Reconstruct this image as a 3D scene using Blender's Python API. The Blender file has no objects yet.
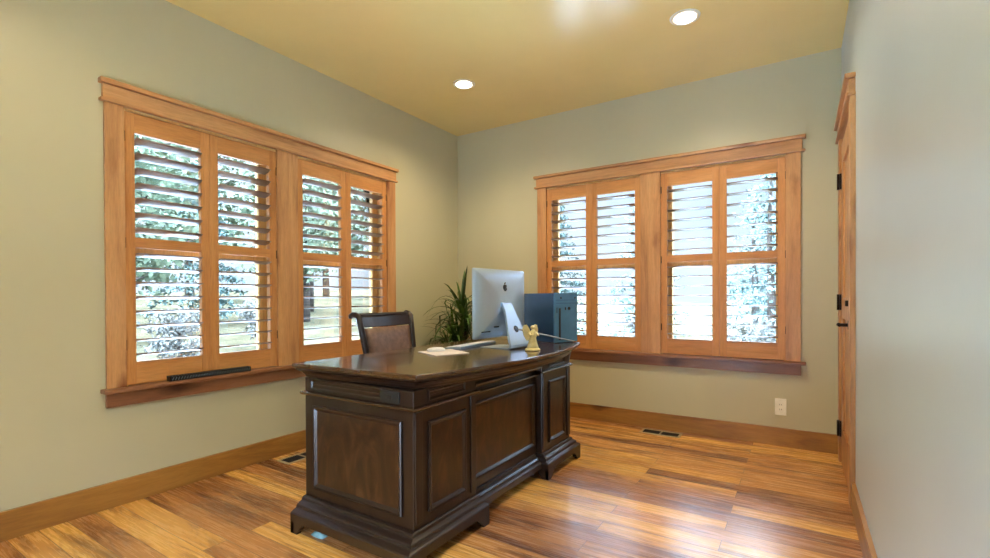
import bpy, bmesh, math, random
from mathutils import Vector, Matrix
rnd = random.Random(7)
SC = bpy.context.scene
COL = SC.collection
PI = math.pi

# ---------------------------------------------------------------- camera
cam = bpy.data.cameras.new('camera'); camo = bpy.data.objects.new('camera', cam); COL.objects.link(camo)
yaw, pitch, roll, F = .5683, -.0070, -.0046, 477.6
f = Vector((-math.sin(yaw)*math.cos(pitch), math.cos(yaw)*math.cos(pitch), math.sin(pitch)))
r0 = Vector((math.cos(yaw), math.sin(yaw), 0)); u0 = r0.cross(f)
r = r0*math.cos(roll)+u0*math.sin(roll); u = u0*math.cos(roll)-r0*math.sin(roll)
M = Matrix((( r.x, u.x, -f.x, 2.99), (r.y, u.y, -f.y, -3.9724), (r.z, u.z, -f.z, 1.0701), (0,0,0,1)))
camo.matrix_world = M
cam.sensor_fit = 'HORIZONTAL'; cam.sensor_width = 36; cam.lens = 36*F/990
cam.shift_y = (300.834-279)/990
cam.clip_start = .02
SC.camera = camo

# ---------------------------------------------------------------- world, lights, exposure
SC.view_settings.view_transform = 'Standard'; SC.view_settings.look = 'None'
SC.view_settings.gamma = 1; SC.view_settings.use_curve_mapping = False
SC.view_settings.exposure = 0.08
SKY_LOW, SKY_HIGH = 1.3, 85.0
SUNSTR = 14.0
world = bpy.data.worlds.new('world'); SC.world = world; world.use_nodes = True
wn = world.node_tree; wn.nodes.clear()
wo = wn.nodes.new('ShaderNodeOutputWorld'); wb = wn.nodes.new('ShaderNodeBackground')
tc = wn.nodes.new('ShaderNodeTexCoord'); sx = wn.nodes.new('ShaderNodeSeparateXYZ'); cr = wn.nodes.new('ShaderNodeValToRGB')
nz = wn.nodes.new('ShaderNodeTexNoise'); nz.inputs['Scale'].default_value = 3.5; nz.inputs['Detail'].default_value = 5
mx = wn.nodes.new('ShaderNodeMix'); mx.data_type = 'RGBA'; mx.blend_type = 'MIX'
cr.color_ramp.elements[0].position = 0.0; cr.color_ramp.elements[0].color = (.72, .84, 1.0, 1)
cr.color_ramp.elements[1].position = .7; cr.color_ramp.elements[1].color = (.38, .63, 1.0, 1)
# overcast-like dome, overhead boosted far above the horizon to light the room
mr = wn.nodes.new('ShaderNodeMapRange'); mr.interpolation_type = 'SMOOTHSTEP'
mr.inputs['From Min'].default_value = .22; mr.inputs['From Max'].default_value = .80
mr.inputs['To Min'].default_value = SKY_LOW; mr.inputs['To Max'].default_value = SKY_HIGH
n2 = wn.nodes.new('ShaderNodeValToRGB'); n2.color_ramp.elements[0].position = .45; n2.color_ramp.elements[1].position = .62
wn.links.new(tc.outputs['Generated'], sx.inputs[0]); wn.links.new(sx.outputs['Z'], cr.inputs[0])
wn.links.new(tc.outputs['Generated'], nz.inputs['Vector']); wn.links.new(nz.outputs['Fac'], n2.inputs[0])
wn.links.new(n2.outputs[0], mx.inputs[0]); wn.links.new(cr.outputs[0], mx.inputs[6]); mx.inputs[7].default_value = (.78, .88, 1, 1)
wn.links.new(mx.outputs[2], wb.inputs[0]); wn.links.new(sx.outputs['Z'], mr.inputs[0]); wn.links.new(mr.outputs[0], wb.inputs[1])
wn.links.new(wb.outputs[0], wo.inputs[0])

def area(name, loc, rot, sx_, sy_, power, color=(1, 1, 1), portal=False, shape='RECTANGLE', spread=180):
    l = bpy.data.lights.new(name, 'AREA'); l.shape = shape; l.size = sx_; l.size_y = sy_
    l.energy = power; l.color = color; l.spread = math.radians(spread)
    if portal: l.cycles.is_portal = True
    o = bpy.data.objects.new(name, l); COL.objects.link(o); o.location = loc; o.rotation_euler = rot
    return o
sun = bpy.data.lights.new('sun', 'SUN'); sun.energy = SUNSTR; sun.angle = math.radians(.6); sun.color = (1, .97, .93)
suno = bpy.data.objects.new('sun', sun); COL.objects.link(suno)
suno.rotation_euler = Vector((-.85, -.22, 1.30)).to_track_quat('Z', 'Y').to_euler()
# portals guide the sky light through the windows and the added front opening (they emit nothing themselves)
area('sky_portal', (-.17, -1.96, 1.33), (0, -PI/2, 0), 1.5, 1.95, 1, portal=True)
area('sky_portal', (1.965, .17, 1.33), (-PI/2, 0, 0), 1.95, 1.5, 1, portal=True)
area('sky_portal', (2.1, -4.77, 1.03), (PI/2, 0, 0), .8, 2.05, 1, portal=True)
CAN_POWER = 16

# ---------------------------------------------------------------- mesh helpers
class MB:
    def __init__(s): s.bm = bmesh.new()
    def box(s, a, b, bev=0):
        x0, y0, z0 = [min(p, q) for p, q in zip(a, b)]; x1, y1, z1 = [max(p, q) for p, q in zip(a, b)]
        vs = [s.bm.verts.new(p) for p in ((x0,y0,z0),(x1,y0,z0),(x1,y1,z0),(x0,y1,z0),(x0,y0,z1),(x1,y0,z1),(x1,y1,z1),(x0,y1,z1))]
        fs = [s.bm.faces.new([vs[i] for i in q]) for q in ((3,2,1,0),(4,5,6,7),(0,1,5,4),(1,2,6,5),(2,3,7,6),(3,0,4,7))]
        if bev:
            es = {e for q in fs for e in q.edges}
            bmesh.ops.bevel(s.bm, geom=list(es), offset=bev, segments=2, profile=.6, affect='EDGES')
        return s
    def rings(s, rings, close=True, caps=True, smooth=False):
        R = [[s.bm.verts.new(p) for p in q] for q in rings]
        n = len(R[0]); m = n if close else n-1
        for a, b in zip(R, R[1:]):
            for i in range(m):
                fc = s.bm.faces.new((a[i], a[(i+1) % n], b[(i+1) % n], b[i])); fc.smooth = smooth
        if caps and close:
            s.bm.faces.new(list(reversed(R[0]))); s.bm.faces.new(R[-1])
        return s
    def prism(s, pts, axis, a, b):
        # pts: 2D outline, extruded along axis from a to b
        def P(p, t):
            return {'X': (t, p[0], p[1]), 'Y': (p[0], t, p[1]), 'Z': (p[0], p[1], t)}[axis]
        return s.rings([[P(p, a) for p in pts], [P(p, b) for p in pts]])
    def tube(s, path, rad, n=8, smooth=True):
        path = [Vector(p) for p in path]; R = []
        rr = rad if isinstance(rad, (list, tuple)) else [rad]*len(path)
        prev = None
        for i, p in enumerate(path):
            d = (path[min(i+1, len(path)-1)]-path[max(i-1, 0)]).normalized()
            if prev is None:
                a = d.orthogonal().normalized()
            else:
                a = (prev - d*prev.dot(d)).normalized()
            prev = a; b = d.cross(a)
            R.append([p+(a*math.cos(2*PI*k/n)+b*math.sin(2*PI*k/n))*rr[i] for k in range(n)])
        return s.rings(R, smooth=smooth)
    def lathe(s, prof, c=(0,0,0), n=24, smooth=True, axis='Z'):
        R = []
        for (ra, z) in prof:
            q = []
            for k in range(n):
                t = 2*PI*k/n; x, y = ra*math.cos(t), ra*math.sin(t)
                p = {'Z': (x, y, z), 'X': (z, x, y), 'Y': (y, z, x)}[axis]
                q.append((c[0]+p[0], c[1]+p[1], c[2]+p[2]))
            R.append(q)
        return s.rings(R, smooth=smooth)
    def quad(s, *p):
        s.bm.faces.new([s.bm.verts.new(q) for q in p]); return s
    def mould(s, O, U, V, N, w, h, prof):
        """picture-frame moulding; rectangle w x h at O spanned by U, V; prof = (inset, height) pairs"""
        O, U, V, N = map(Vector, (O, U, V, N)); R = []
        for (i, k) in prof:
            R.append([O+U*a+V*b+N*k for a, b in ((i, i), (w-i, i), (w-i, h-i), (i, h-i))])
        return s.rings(R, caps=False)
    def obj(s, name, mat, parent=None, world=True, smooth=None):
        bmesh.ops.recalc_face_normals(s.bm, faces=s.bm.faces)
        me = bpy.data.meshes.new(name)
        if smooth is not None:
            for q in s.bm.faces: q.smooth = smooth
        s.bm.to_mesh(me); s.bm.free()
        o = bpy.data.objects.new(name, me); COL.objects.link(o)
        if mat is not None: me.materials.append(mat)
        if parent is not None:
            o.parent = parent
            if world:
                q = parent
                off = Vector((0, 0, 0))
                while q is not None:
                    off += q.location; q = q.parent
                o.data.transform(Matrix.Translation(-off))
        return o

def tag(o, label=None, cat=None, group=None, kind=None):
    if label: o['label'] = label
    if cat: o['category'] = cat
    if group: o['group'] = group
    if kind: o['kind'] = kind
    return o
def empty(name, loc=(0,0,0), rz=0):
    o = bpy.data.objects.new(name, None); COL.objects.link(o); o.location = loc; o.rotation_euler = (0, 0, rz)
    o.empty_display_size = .1
    return o
def copy_tree(o, parent=None):
    c = o.copy(); COL.objects.link(c)
    if parent: c.parent = parent
    for ch in [q for q in bpy.data.objects if q.parent == o]:
        copy_tree(ch, c)
    return c
def smooth_bevel(o, w=.003, seg=2):
    m = o.modifiers.new('bevel', 'BEVEL'); m.width = w; m.segments = seg; m.limit_method = 'ANGLE'; m.angle_limit = math.radians(40)
    return o

# ---------------------------------------------------------------- materials
def s2l(c): return tuple(((x/255)/12.92 if x/255 <= .04045 else ((x/255+.055)/1.055)**2.4) for x in c)
def mat_new(name):
    m = bpy.data.materials.new(name); m.use_nodes = True; nt = m.node_tree
    return m, nt, nt.nodes['Principled BSDF']
def N(nt, kind, **kw):
    n = nt.nodes.new('ShaderNode'+kind)
    for k, v in kw.items(): setattr(n, k, v)
    return n
def ramp(nt, stops):
    n = N(nt, 'ValToRGB'); e = n.color_ramp.elements
    e[0].position = stops[0][0]; e[0].color = (*stops[0][1], 1)
    e[1].position = stops[-1][0]; e[1].color = (*stops[-1][1], 1)
    for p, c in stops[1:-1]:
        q = e.new(p); q.color = (*c, 1)
    return n
def noise(nt, vec, scale, detail=4, rough=.5, dist=0):
    n = N(nt, 'TexNoise'); n.inputs['Scale'].default_value = scale; n.inputs['Detail'].default_value = detail
    n.inputs['Roughness'].default_value = rough; n.inputs['Distortion'].default_value = dist
    if vec is not None: nt.links.new(vec, n.inputs['Vector'])
    return n
def mapping(nt, scale=(1,1,1), src='Object', loc=(0,0,0)):
    t = N(nt, 'TexCoord'); m = N(nt, 'Mapping'); m.inputs['Scale'].default_value = scale; m.inputs['Location'].default_value = loc
    nt.links.new(t.outputs[src], m.inputs['Vector']); return m.outputs[0]
def mixc(nt, fac, a, b, mode='MIX'):
    n = N(nt, 'Mix'); n.data_type = 'RGBA'; n.blend_type = mode
    for sock, v in ((0, fac), (6, a), (7, b)):
        if isinstance(v, (int, float)): n.inputs[sock].default_value = v
        elif isinstance(v, tuple): n.inputs[sock].default_value = (*v, 1) if len(v) == 3 else v
        else: nt.links.new(v, n.inputs[sock])
    return n.outputs[2]
def bump(nt, bsdf, h, strength=.1, dist=.01):
    b = N(nt, 'Bump'); b.inputs['Strength'].default_value = strength; b.inputs['Distance'].default_value = dist
    nt.links.new(h, b.inputs['Height']); nt.links.new(b.outputs[0], bsdf.inputs['Normal'])

def plain(name, rgb, rough=.5, metal=0, coat=0, spec=.5, bumps=None, vary=.06):
    m, nt, b = mat_new(name); c = s2l(rgb)
    v = mapping(nt); n = noise(nt, v, 30, 3)
    rp = ramp(nt, [(.3, tuple(x*(1-vary) for x in c)), (.7, tuple(min(1, x*(1+vary)) for x in c))])
    nt.links.new(n.outputs['Fac'], rp.inputs[0]); nt.links.new(rp.outputs[0], b.inputs['Base Color'])
    b.inputs['Roughness'].default_value = rough; b.inputs['Metallic'].default_value = metal
    b.inputs['Coat Weight'].default_value = coat; b.inputs['Specular IOR Level'].default_value = spec
    if bumps:
        n2 = noise(nt, v, bumps[0], 3); bump(nt, b, n2.outputs['Fac'], bumps[1], .003)
    return m

def paint(name, rgb, rough, spec=.5):
    m, nt, b = mat_new(name); c = s2l(rgb)
    v = mapping(nt); n = noise(nt, v, 2.2, 4)
    rp = ramp(nt, [(.3, tuple(x*.975 for x in c)), (.7, tuple(x*1.025 for x in c))])
    nt.links.new(n.outputs['Fac'], rp.inputs[0]); nt.links.new(rp.outputs[0], b.inputs['Base Color'])
    b.inputs['Roughness'].default_value = rough; b.inputs['Specular IOR Level'].default_value = spec
    n2 = noise(nt, v, 90, 3); n3 = noise(nt, v, 14, 2)
    bump(nt, b, mixc(nt, .5, n2.outputs['Fac'], n3.outputs['Fac']), .10, .004)
    return m

def wood(name, dark, mid, light, axis='X', rough=.38, knots=True, coat=.15, coatr=.2, k=1.0, contrast=1.0, spec=.5):
    m, nt, b = mat_new(name); dark, mid, light = map(s2l, (dark, mid, light))
    st = {'X': (.10, 1, 1), 'Y': (1, .10, 1), 'Z': (1, 1, .10)}[axis]
    oi = N(nt, 'ObjectInfo'); t = N(nt, 'TexCoord'); va = N(nt, 'VectorMath', operation='MULTIPLY_ADD')
    cmb = N(nt, 'CombineXYZ')
    for q in range(3): nt.links.new(oi.outputs['Random'], cmb.inputs[q])
    nt.links.new(cmb.outputs[0], va.inputs[0]); va.inputs[1].default_value = (3.1, 5.3, 7.7); nt.links.new(t.outputs['Object'], va.inputs[2])
    mp = N(nt, 'Mapping'); mp.inputs['Scale'].default_value = tuple(q*k for q in st); nt.links.new(va.outputs[0], mp.inputs['Vector'])
    v = mp.outputs[0]
    a = noise(nt, v, 9, 6, .6, 1.2); rp = ramp(nt, [(.28, dark), (.5, mid), (.72, light)])
    nt.links.new(a.outputs['Fac'], rp.inputs[0])
    g = noise(nt, v, 120, 3, .7); gr = ramp(nt, [(.3, (.80,)*3), (.6, (1.03,)*3)]); nt.links.new(g.outputs['Fac'], gr.inputs[0])
    c = mixc(nt, .8*contrast, rp.outputs[0], gr.outputs[0], 'MULTIPLY')
    if knots:
        mk = N(nt, 'Mapping'); s2 = [1.9 if q < 1 else 5.0 for q in st]; mk.inputs['Scale'].default_value = tuple(s2)
        nt.links.new(va.outputs[0], mk.inputs['Vector'])
        nd = noise(nt, mk.outputs[0], 3, 3); ad = N(nt, 'VectorMath', operation='MULTIPLY_ADD')
        nt.links.new(nd.outputs['Color'], ad.inputs[0]); ad.inputs[1].default_value = (.35,)*3; nt.links.new(mk.outputs[0], ad.inputs[2])
        vo = N(nt, 'TexVoronoi'); vo.inputs['Scale'].default_value = 1.0; nt.links.new(ad.outputs[0], vo.inputs['Vector'])
        kr = ramp(nt, [(.05, tuple(q*.30 for q in dark)), (.10, tuple(min(1, q*1.1) for q in dark)), (.24, (1, 1, 1))])
        nt.links.new(vo.outputs['Distance'], kr.inputs[0])
        c = mixc(nt, .85, c, kr.outputs[0], 'MULTIPLY')
    nt.links.new(c, b.inputs['Base Color'])
    b.inputs['Roughness'].default_value = rough; b.inputs['Coat Weight'].default_value = coat; b.inputs['Coat Roughness'].default_value = coatr
    b.inputs['Specular IOR Level'].default_value = spec
    bump(nt, b, g.outputs['Fac'], .05, .002)
    return m

W_X = wood('alder_x', (150, 98, 56), (190, 136, 84), (206, 156, 104), 'X')
W_Y = wood('alder_y', (150, 98, 56), (190, 136, 84), (206, 156, 104), 'Y')
W_Z = wood('alder_z', (150, 98, 56), (190, 136, 84), (206, 156, 104), 'Z')
SH_X = wood('shutter_x', (176, 114, 58), (194, 132, 72), (206, 146, 86), 'X', knots=False, rough=.42, coat=0, spec=.4)
SH_Y = wood('shutter_y', (176, 114, 58), (194, 132, 72), (206, 146, 86), 'Y', knots=False, rough=.42, coat=0, spec=.4)
SH_Z = wood('shutter_z', (176, 114, 58), (194, 132, 72), (206, 146, 86), 'Z', knots=False, rough=.42, coat=0, spec=.4)
LV_X = wood('louver_x', (122, 98, 80), (144, 119, 98), (158, 133, 112), 'X', knots=False, rough=.34, coat=.3, coatr=.25, spec=.5)
LV_Y = wood('louver_y', (122, 98, 80), (144, 119, 98), (158, 133, 112), 'Y', knots=False, rough=.34, coat=.3, coatr=.25, spec=.5)
SASH = wood('sash_wood', (196, 150, 90), (216, 172, 108), (228, 188, 126), 'Z', knots=False)
BB_X = wood('baseboard_x', (118, 76, 30), (158, 108, 46), (178, 128, 62), 'X')
BB_Y = wood('baseboard_y', (118, 76, 30), (158, 108, 46), (178, 128, 62), 'Y')
SILLM = wood('sill_y', (104, 64, 38), (138, 90, 58), (158, 108, 72), 'Y')
SILLMX = wood('sill_x', (104, 64, 38), (138, 90, 58), (158, 108, 72), 'X')
DK = dict(rough=.36, knots=False, coat=.25, coatr=.16, spec=.4)
D_X = wood('walnut_x', (22, 12, 7), (33, 19, 11), (43, 26, 15), 'X', **DK)
D_Y = wood('walnut_y', (22, 12, 7), (33, 19, 11), (43, 26, 15), 'Y', **DK)
D_Z = wood('walnut_z', (22, 12, 7), (33, 19, 11), (43, 26, 15), 'Z', **DK)
D_GL = wood('walnut_gloss', (30, 18, 12), (42, 26, 18), (54, 34, 24), 'Y', rough=.25, knots=False, coat=.9, coatr=.2)
D_TOP = wood('walnut_top', (46, 28, 14), (66, 42, 22), (82, 54, 28), 'Y', rough=.22, knots=False, coat=.45, coatr=.07)
def burl():
    m, nt, b = mat_new('walnut_burl')
    v = mapping(nt, (3.4, 3.4, 1.3)); a = noise(nt, v, 2.6, 7, .62, 1.8)
    rp = ramp(nt, [(.36, s2l((24, 13, 7))), (.5, s2l((44, 25, 13))), (.64, s2l((68, 42, 23)))])
    nt.links.new(a.outputs['Fac'], rp.inputs[0]); nt.links.new(rp.outputs[0], b.inputs['Base Color'])
    b.inputs['Roughness'].default_value = .3; b.inputs['Coat Weight'].default_value = .3; b.inputs['Coat Roughness'].default_value = .15
    return m
D_PAN = burl()
WALL = paint('wall_paint', (192, 186, 153), .40, .8)
WALLR = paint('wall_paint_daylight_cast', (184, 197, 200), .36, .9)  # same house paint, with the cool daylight cast put into its colour
CEIL = paint('ceiling_paint', (246, 222, 150), .24, 1.0)
WHITE = plain('white_plastic', (246, 244, 230), .35)
BLACK = plain('black_plastic', (22, 22, 24), .35)
BRONZE = plain('dark_bronze', (34, 27, 24), .35, .8)
ALU = plain('silver_aluminium', (180, 202, 224), .30, .55, vary=.02)
BLACKGLASS = plain('black_glass', (10, 10, 12), .05)
DARKLOGO = plain('logo_black', (16, 18, 24), .2)
CASE = plain('computer_case_blue', (8, 58, 92), .35, .2, coat=.1)
CASE_F = plain('computer_case_front', (78, 130, 172), .35, .2, coat=.15)
LEATHER = plain('brown_leather', (104, 78, 64), .4, bumps=(160, .5), vary=.35)
GOLD = plain('antique_gold', (222, 206, 150), .45, .2, bumps=(120, .5), vary=.2)
CABLE = plain('grey_cable', (150, 158, 176), .4)
PADM = plain('pad_cloth', (216, 206, 204), .7)
KEYS = plain('key_white', (226, 230, 236), .4)
POTM = plain('terracotta_glaze', (98, 62, 42), .4)
SOIL = plain('soil', (50, 36, 26), .9, bumps=(80, 1))
VENTM = plain('vent_metal', (176, 158, 124), .4, .3)
DARK = plain('vent_dark', (20, 18, 16), .7)
BLUECLOTH = plain('pale_blue_cloth', (128, 170, 176), .8, bumps=(150, .6))
def leafm(name, a, b_, rough=.5, trans=0):
    m, nt, b = mat_new(name); v = mapping(nt); n = noise(nt, v, 6, 3)
    rp = ramp(nt, [(.35, s2l(a)), (.65, s2l(b_))]); nt.links.new(n.outputs['Fac'], rp.inputs[0])
    nt.links.new(rp.outputs[0], b.inputs['Base Color']); b.inputs['Roughness'].default_value = rough
    b.inputs['Specular IOR Level'].default_value = .05 if rough > .6 else .5
    return m
LEAF = leafm('plant_leaf', (34, 62, 24), (84, 118, 48), .4)
DRYLEAF = leafm('dry_grass', (112, 106, 68), (150, 140, 96), .6)
TREELEAF = leafm('tree_leaf', (58, 70, 56), (98, 106, 84), .7)
PINELEAF = leafm('pine_leaf', (56, 74, 70), (92, 108, 104), .7)
SHRUB = leafm('shrub_leaf', (60, 61, 58), (96, 92, 84), .7)
BARK = leafm('bark', (52, 46, 42), (74, 66, 60), .9)
def floor_mat():
    m, nt, b = mat_new('hickory_planks')
    t = N(nt, 'TexCoord')
    def planks(mort):
        br = N(nt, 'TexBrick'); br.inputs['Scale'].default_value = 1
        br.inputs['Brick Width'].default_value = 1.35; br.inputs['Row Height'].default_value = .105
        br.inputs['Mortar Size'].default_value = mort; br.inputs['Mortar Smooth'].default_value = .3
        br.inputs['Color1'].default_value = (0, 0, 0, 1); br.inputs['Color2'].default_value = (1, 1, 1, 1)
        br.inputs['Mortar'].default_value = (.5, .5, .5, 1); br.inputs['Bias'].default_value = 0
        br.offset = .37; br.offset_frequency = 2
        nt.links.new(t.outputs['Object'], br.inputs['Vector']); return br
    br = planks(.0016)
    # shift grain per plank
    va = N(nt, 'VectorMath', operation='MULTIPLY_ADD'); nt.links.new(br.outputs['Color'], va.inputs[0])
    va.inputs[1].default_value = (13, 29, 7); nt.links.new(t.outputs['Object'], va.inputs[2])
    mp = N(nt, 'Mapping'); mp.inputs['Scale'].default_value = (.14, 1, 1); nt.links.new(va.outputs[0], mp.inputs['Vector'])
    big = noise(nt, mp.outputs[0], 8, 8, .68, 1.1)
    mp2 = N(nt, 'Mapping'); mp2.inputs['Scale'].default_value = (.05, 1, 1); nt.links.new(va.outputs[0], mp2.inputs['Vector'])
    fine = noise(nt, mp2.outputs[0], 90, 4, .7, .2)
    tone = ramp(nt, [(0, s2l((152, 100, 56))), (.3, s2l((184, 128, 70))), (.6, s2l((206, 150, 78))), (1, s2l((226, 174, 88)))])
    nt.links.new(br.outputs['Color'], tone.inputs[0])
    gr = ramp(nt, [(.35, (.26, .18, .16)), (.44, (.60, .50, .43)), (.50, (.95, .90, .84)), (.66, (1.10, 1.08, 1.02)), (.8, (1.16, 1.18, 1.10))])
    nt.links.new(big.outputs['Fac'], gr.inputs[0])
    c = mixc(nt, .9, tone.outputs[0], gr.outputs[0], 'MULTIPLY')
    fr = ramp(nt, [(.3, (.74, .70, .68)), (.6, (1.03, 1.03, 1.03))]); nt.links.new(fine.outputs['Fac'], fr.inputs[0])
    c = mixc(nt, .55, c, fr.outputs[0], 'MULTIPLY')
    # knots
    mk = N(nt, 'Mapping'); mk.inputs['Scale'].default_value = (1.6, 3.6, 1); nt.links.new(va.outputs[0], mk.inputs['Vector'])
    vo = N(nt, 'TexVoronoi'); vo.inputs['Scale'].default_value = 1.2; nt.links.new(mk.outputs[0], vo.inputs['Vector'])
    kr = ramp(nt, [(.03, (.25, .18, .14)), (.08, (.6, .5, .45)), (.17, (1, 1, 1))]); nt.links.new(vo.outputs['Distance'], kr.inputs[0])
    c = mixc(nt, .8, c, kr.outputs[0], 'MULTIPLY')
    c = mixc(nt, br.outputs['Fac'], c, s2l((84, 50, 28)))
    nt.links.new(c, b.inputs['Base Color'])
    rr = N(nt, 'MapRange'); rr.inputs['To Min'].default_value = .20; rr.inputs['To Max'].default_value = .34
    b.inputs['Coat Weight'].default_value = .65; b.inputs['Coat Roughness'].default_value = .42
    nt.links.new(fine.outputs['Fac'], rr.inputs[0]); nt.links.new(rr.outputs[0], b.inputs['Roughness'])
    b.inputs['Specular IOR Level'].default_value = .5
    inv = N(nt, 'Math', operation='SUBTRACT'); inv.inputs[0].default_value = 1; nt.links.new(br.outputs['Fac'], inv.inputs[1])
    h = mixc(nt, .12, inv.outputs[0], big.outputs['Fac'])
    bump(nt, b, h, .25, .004)
    return m
FLOOR = floor_mat()
def glass_mat():
    m, nt, b = mat_new('window_glass'); nt.nodes.remove(b); out = nt.nodes['Material Output']
    tr = N(nt, 'BsdfTransparent'); gl = N(nt, 'BsdfGlossy'); gl.inputs['Roughness'].default_value = .02
    fr = N(nt, 'Fresnel'); fr.inputs['IOR'].default_value = 1.45; mxs = N(nt, 'MixShader')
    tr.inputs[0].default_value = (.95, .97, .97, 1)
    nt.links.new(fr.outputs[0], mxs.inputs[0]); nt.links.new(tr.outputs[0], mxs.inputs[1]); nt.links.new(gl.outputs[0], mxs.inputs[2])
    nt.links.new(mxs.outputs[0], out.inputs[0]); return m
GLASS = glass_mat()
def emit_mat(name, c, s):
    m, nt, b = mat_new(name); b.inputs['Emission Color'].default_value = (*c, 1); b.inputs['Emission Strength'].default_value = s
    b.inputs['Base Color'].default_value = (.9, .9, .9, 1); return m
LENS = emit_mat('lamp_lens', (1, .93, .80), 6)
def ground_mat():
    m, nt, b = mat_new('pale_ground'); v = mapping(nt); n = noise(nt, v, .8, 6, .6); n2 = noise(nt, v, 9, 5, .7)
    rp = ramp(nt, [(.35, s2l((44, 41, 30))), (.5, s2l((58, 54, 41))), (.65, s2l((68, 63, 49)))]); nt.links.new(n.outputs['Fac'], rp.inputs[0])
    r2 = ramp(nt, [(.35, (.7, .72, .76)), (.6, (1.05, 1.05, 1.05))]); nt.links.new(n2.outputs['Fac'], r2.inputs[0])
    nt.links.new(mixc(nt, .7, rp.outputs[0], r2.outputs[0], 'MULTIPLY'), b.inputs['Base Color']); b.inputs['Roughness'].default_value = 1; b.inputs['Specular IOR Level'].default_value = 0
    return m
GROUND = ground_mat()

# ---------------------------------------------------------------- room shell
RW, RH, RF = 3.2252, 2.74, -4.6       # right wall x, ceiling z, front wall y
T = .16
def struct(o): o['kind'] = 'structure'; return o
m = MB().box((-T, RF-T, -.1), (RW+T, T, 0)); FL = struct(m.obj('floor', FLOOR))
struct(MB().box((-T, RF-T, RH), (RW+T, T, RH+.12)).obj('ceiling', CEIL))
# openings: left wall (y ranges), back wall (x ranges)
ZB, ZT = .60, 2.075
LU = [(-2.905, -2.04), (-1.885, -1.02)]
BU = [(1.025, 1.885), (2.045, 2.905)]
m = MB()
m.box((-T, RF-T, 0), (0, LU[0][0], RH)).box((-T, LU[0][1], 0), (0, LU[1][0], RH)).box((-T, LU[1][1], 0), (0, T, RH))
for a, b in LU: m.box((-T, a, 0), (0, b, ZB)).box((-T, a, ZT), (0, b, RH))
struct(m.obj('wall_left', WALL))
m = MB()
m.box((0, 0, 0), (BU[0][0], T, RH)).box((BU[0][1], 0, 0), (BU[1][0], T, RH)).box((BU[1][1], 0, 0), (RW, T, RH))
for a, b in BU: m.box((a, 0, 0), (b, T, ZB)).box((a, 0, ZT), (b, T, RH))
struct(m.obj('wall_back', WALL))
DY0, DY1 = -.905, -.19                 # door opening in right wall
DZ = 2.05
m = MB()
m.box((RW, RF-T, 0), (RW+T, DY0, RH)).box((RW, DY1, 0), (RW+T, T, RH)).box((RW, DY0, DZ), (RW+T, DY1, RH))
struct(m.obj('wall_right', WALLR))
m = MB()
m.box((0, RF-T, 0), (1.7, RF, RH)).box((2.5, RF-T, 0), (RW, RF, RH)).box((1.7, RF-T, 2.05), (2.5, RF, RH))  # opening behind the camera, added and sized to let daylight in
struct(m.obj('wall_front', WALL))
# baseboards
BH, BT = .13, .018
bb = struct(MB().box((0, RF, 0), (BT, -BT, BH), .002).obj('baseboard_left', BB_Y))
struct(MB().box((0, -BT, 0), (RW, 0, BH), .002).obj('baseboard_back', BB_X))
struct(MB().box((RW-BT, RF, 0), (RW, -.985, BH), .002).obj('baseboard_right', BB_Y))

# ---------------------------------------------------------------- windows
def window(n, wall):
    """wall 'L': plane x=0, runs along y; wall 'B': plane y=0, runs along x; d = into the room"""
    if wall == 'L':
        P = lambda s, d, z: (d, s, z); units = LU; WS, SI = W_Y, SILLM; s0, s1 = -2.99, -.925; ov = .022
    else:
        P = lambda s, d, z: (s, -d, z); units = BU; WS, SI = W_X, SILLMX; s0, s1 = .935, 2.995; ov = .030
    root = empty('window_%d' % n, P((s0+s1)/2, 0, .525)); root['kind'] = 'structure'
    root['label'] = 'wide double window cased in knotty alder on the ' + ('left' if wall == 'L' else 'back') + ' wall'
    B = lambda m, a, b, bev=0: m.box(P(*a), P(*b), bev)
    for a, b in ((s0, units[0][0]), (units[0][1], units[1][0]), (units[1][1], s1)):
        B(MB(), (a, 0, .605), (b, .02, 2.075), .0015).obj('casing' if b-a < .13 else 'mullion_casing', W_Z, root)
    m = MB(); B(m, (s0-ov*.3, 0, 2.092), (s1+ov*.3, .024, 2.165), .0015); m.obj('header_board', WS, root)
    m = MB(); B(m, (s0-ov*.9, 0, 2.075), (s1+ov*.9, .034, 2.092), .006); m.obj('header_bead', WS, root)
    m = MB(); B(m, (s0-ov, 0, 2.165), (s1+ov, .044, 2.190), .006); m.obj('header_cap', WS, root)
    m = MB(); B(m, (s0-ov, -.10, .590), (s1+ov, .055, .612), .005); m.obj('window_sill', SI, root)
    m = MB(); B(m, (s0-.002, 0, .515), (s1+.002, .024, .590), .0015); m.obj('apron', SI, root)
    for a, b in units:
        j = MB()
        B(j, (a, -.155, .612), (a+.012, 0, 2.075)); B(j, (b-.012, -.155, .612), (b, 0, 2.075)); B(j, (a, -.155, 2.063), (b, 0, 2.075))
        j.obj('jamb', SASH, root)
        q = MB()  # sash frame
        for c, d_ in ((a+.012, a+.065), (b-.065, b-.012)): B(q, (c, -.135, .612), (d_, -.095, 2.063), .003)
        B(q, (a+.065, -.135, .612), (b-.065, -.095, .672), .003); B(q, (a+.065, -.135, 2.008), (b-.065, -.095, 2.063), .003)
        B(q, (a+.065, -.135, 1.305), (b-.065, -.09, 1.355), .003)
        fr = q.obj('window_frame', SASH, root)
        B(MB(), (a+.06, -.118, .66), (b-.06, -.114, 1.32)).obj('pane', GLASS, root)
        B(MB(), (a+.06, -.118, 1.34), (b-.06, -.114, 2.02)).obj('pane', GLASS, root)
    return root
window(1, 'L'); window(2, 'B')

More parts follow.
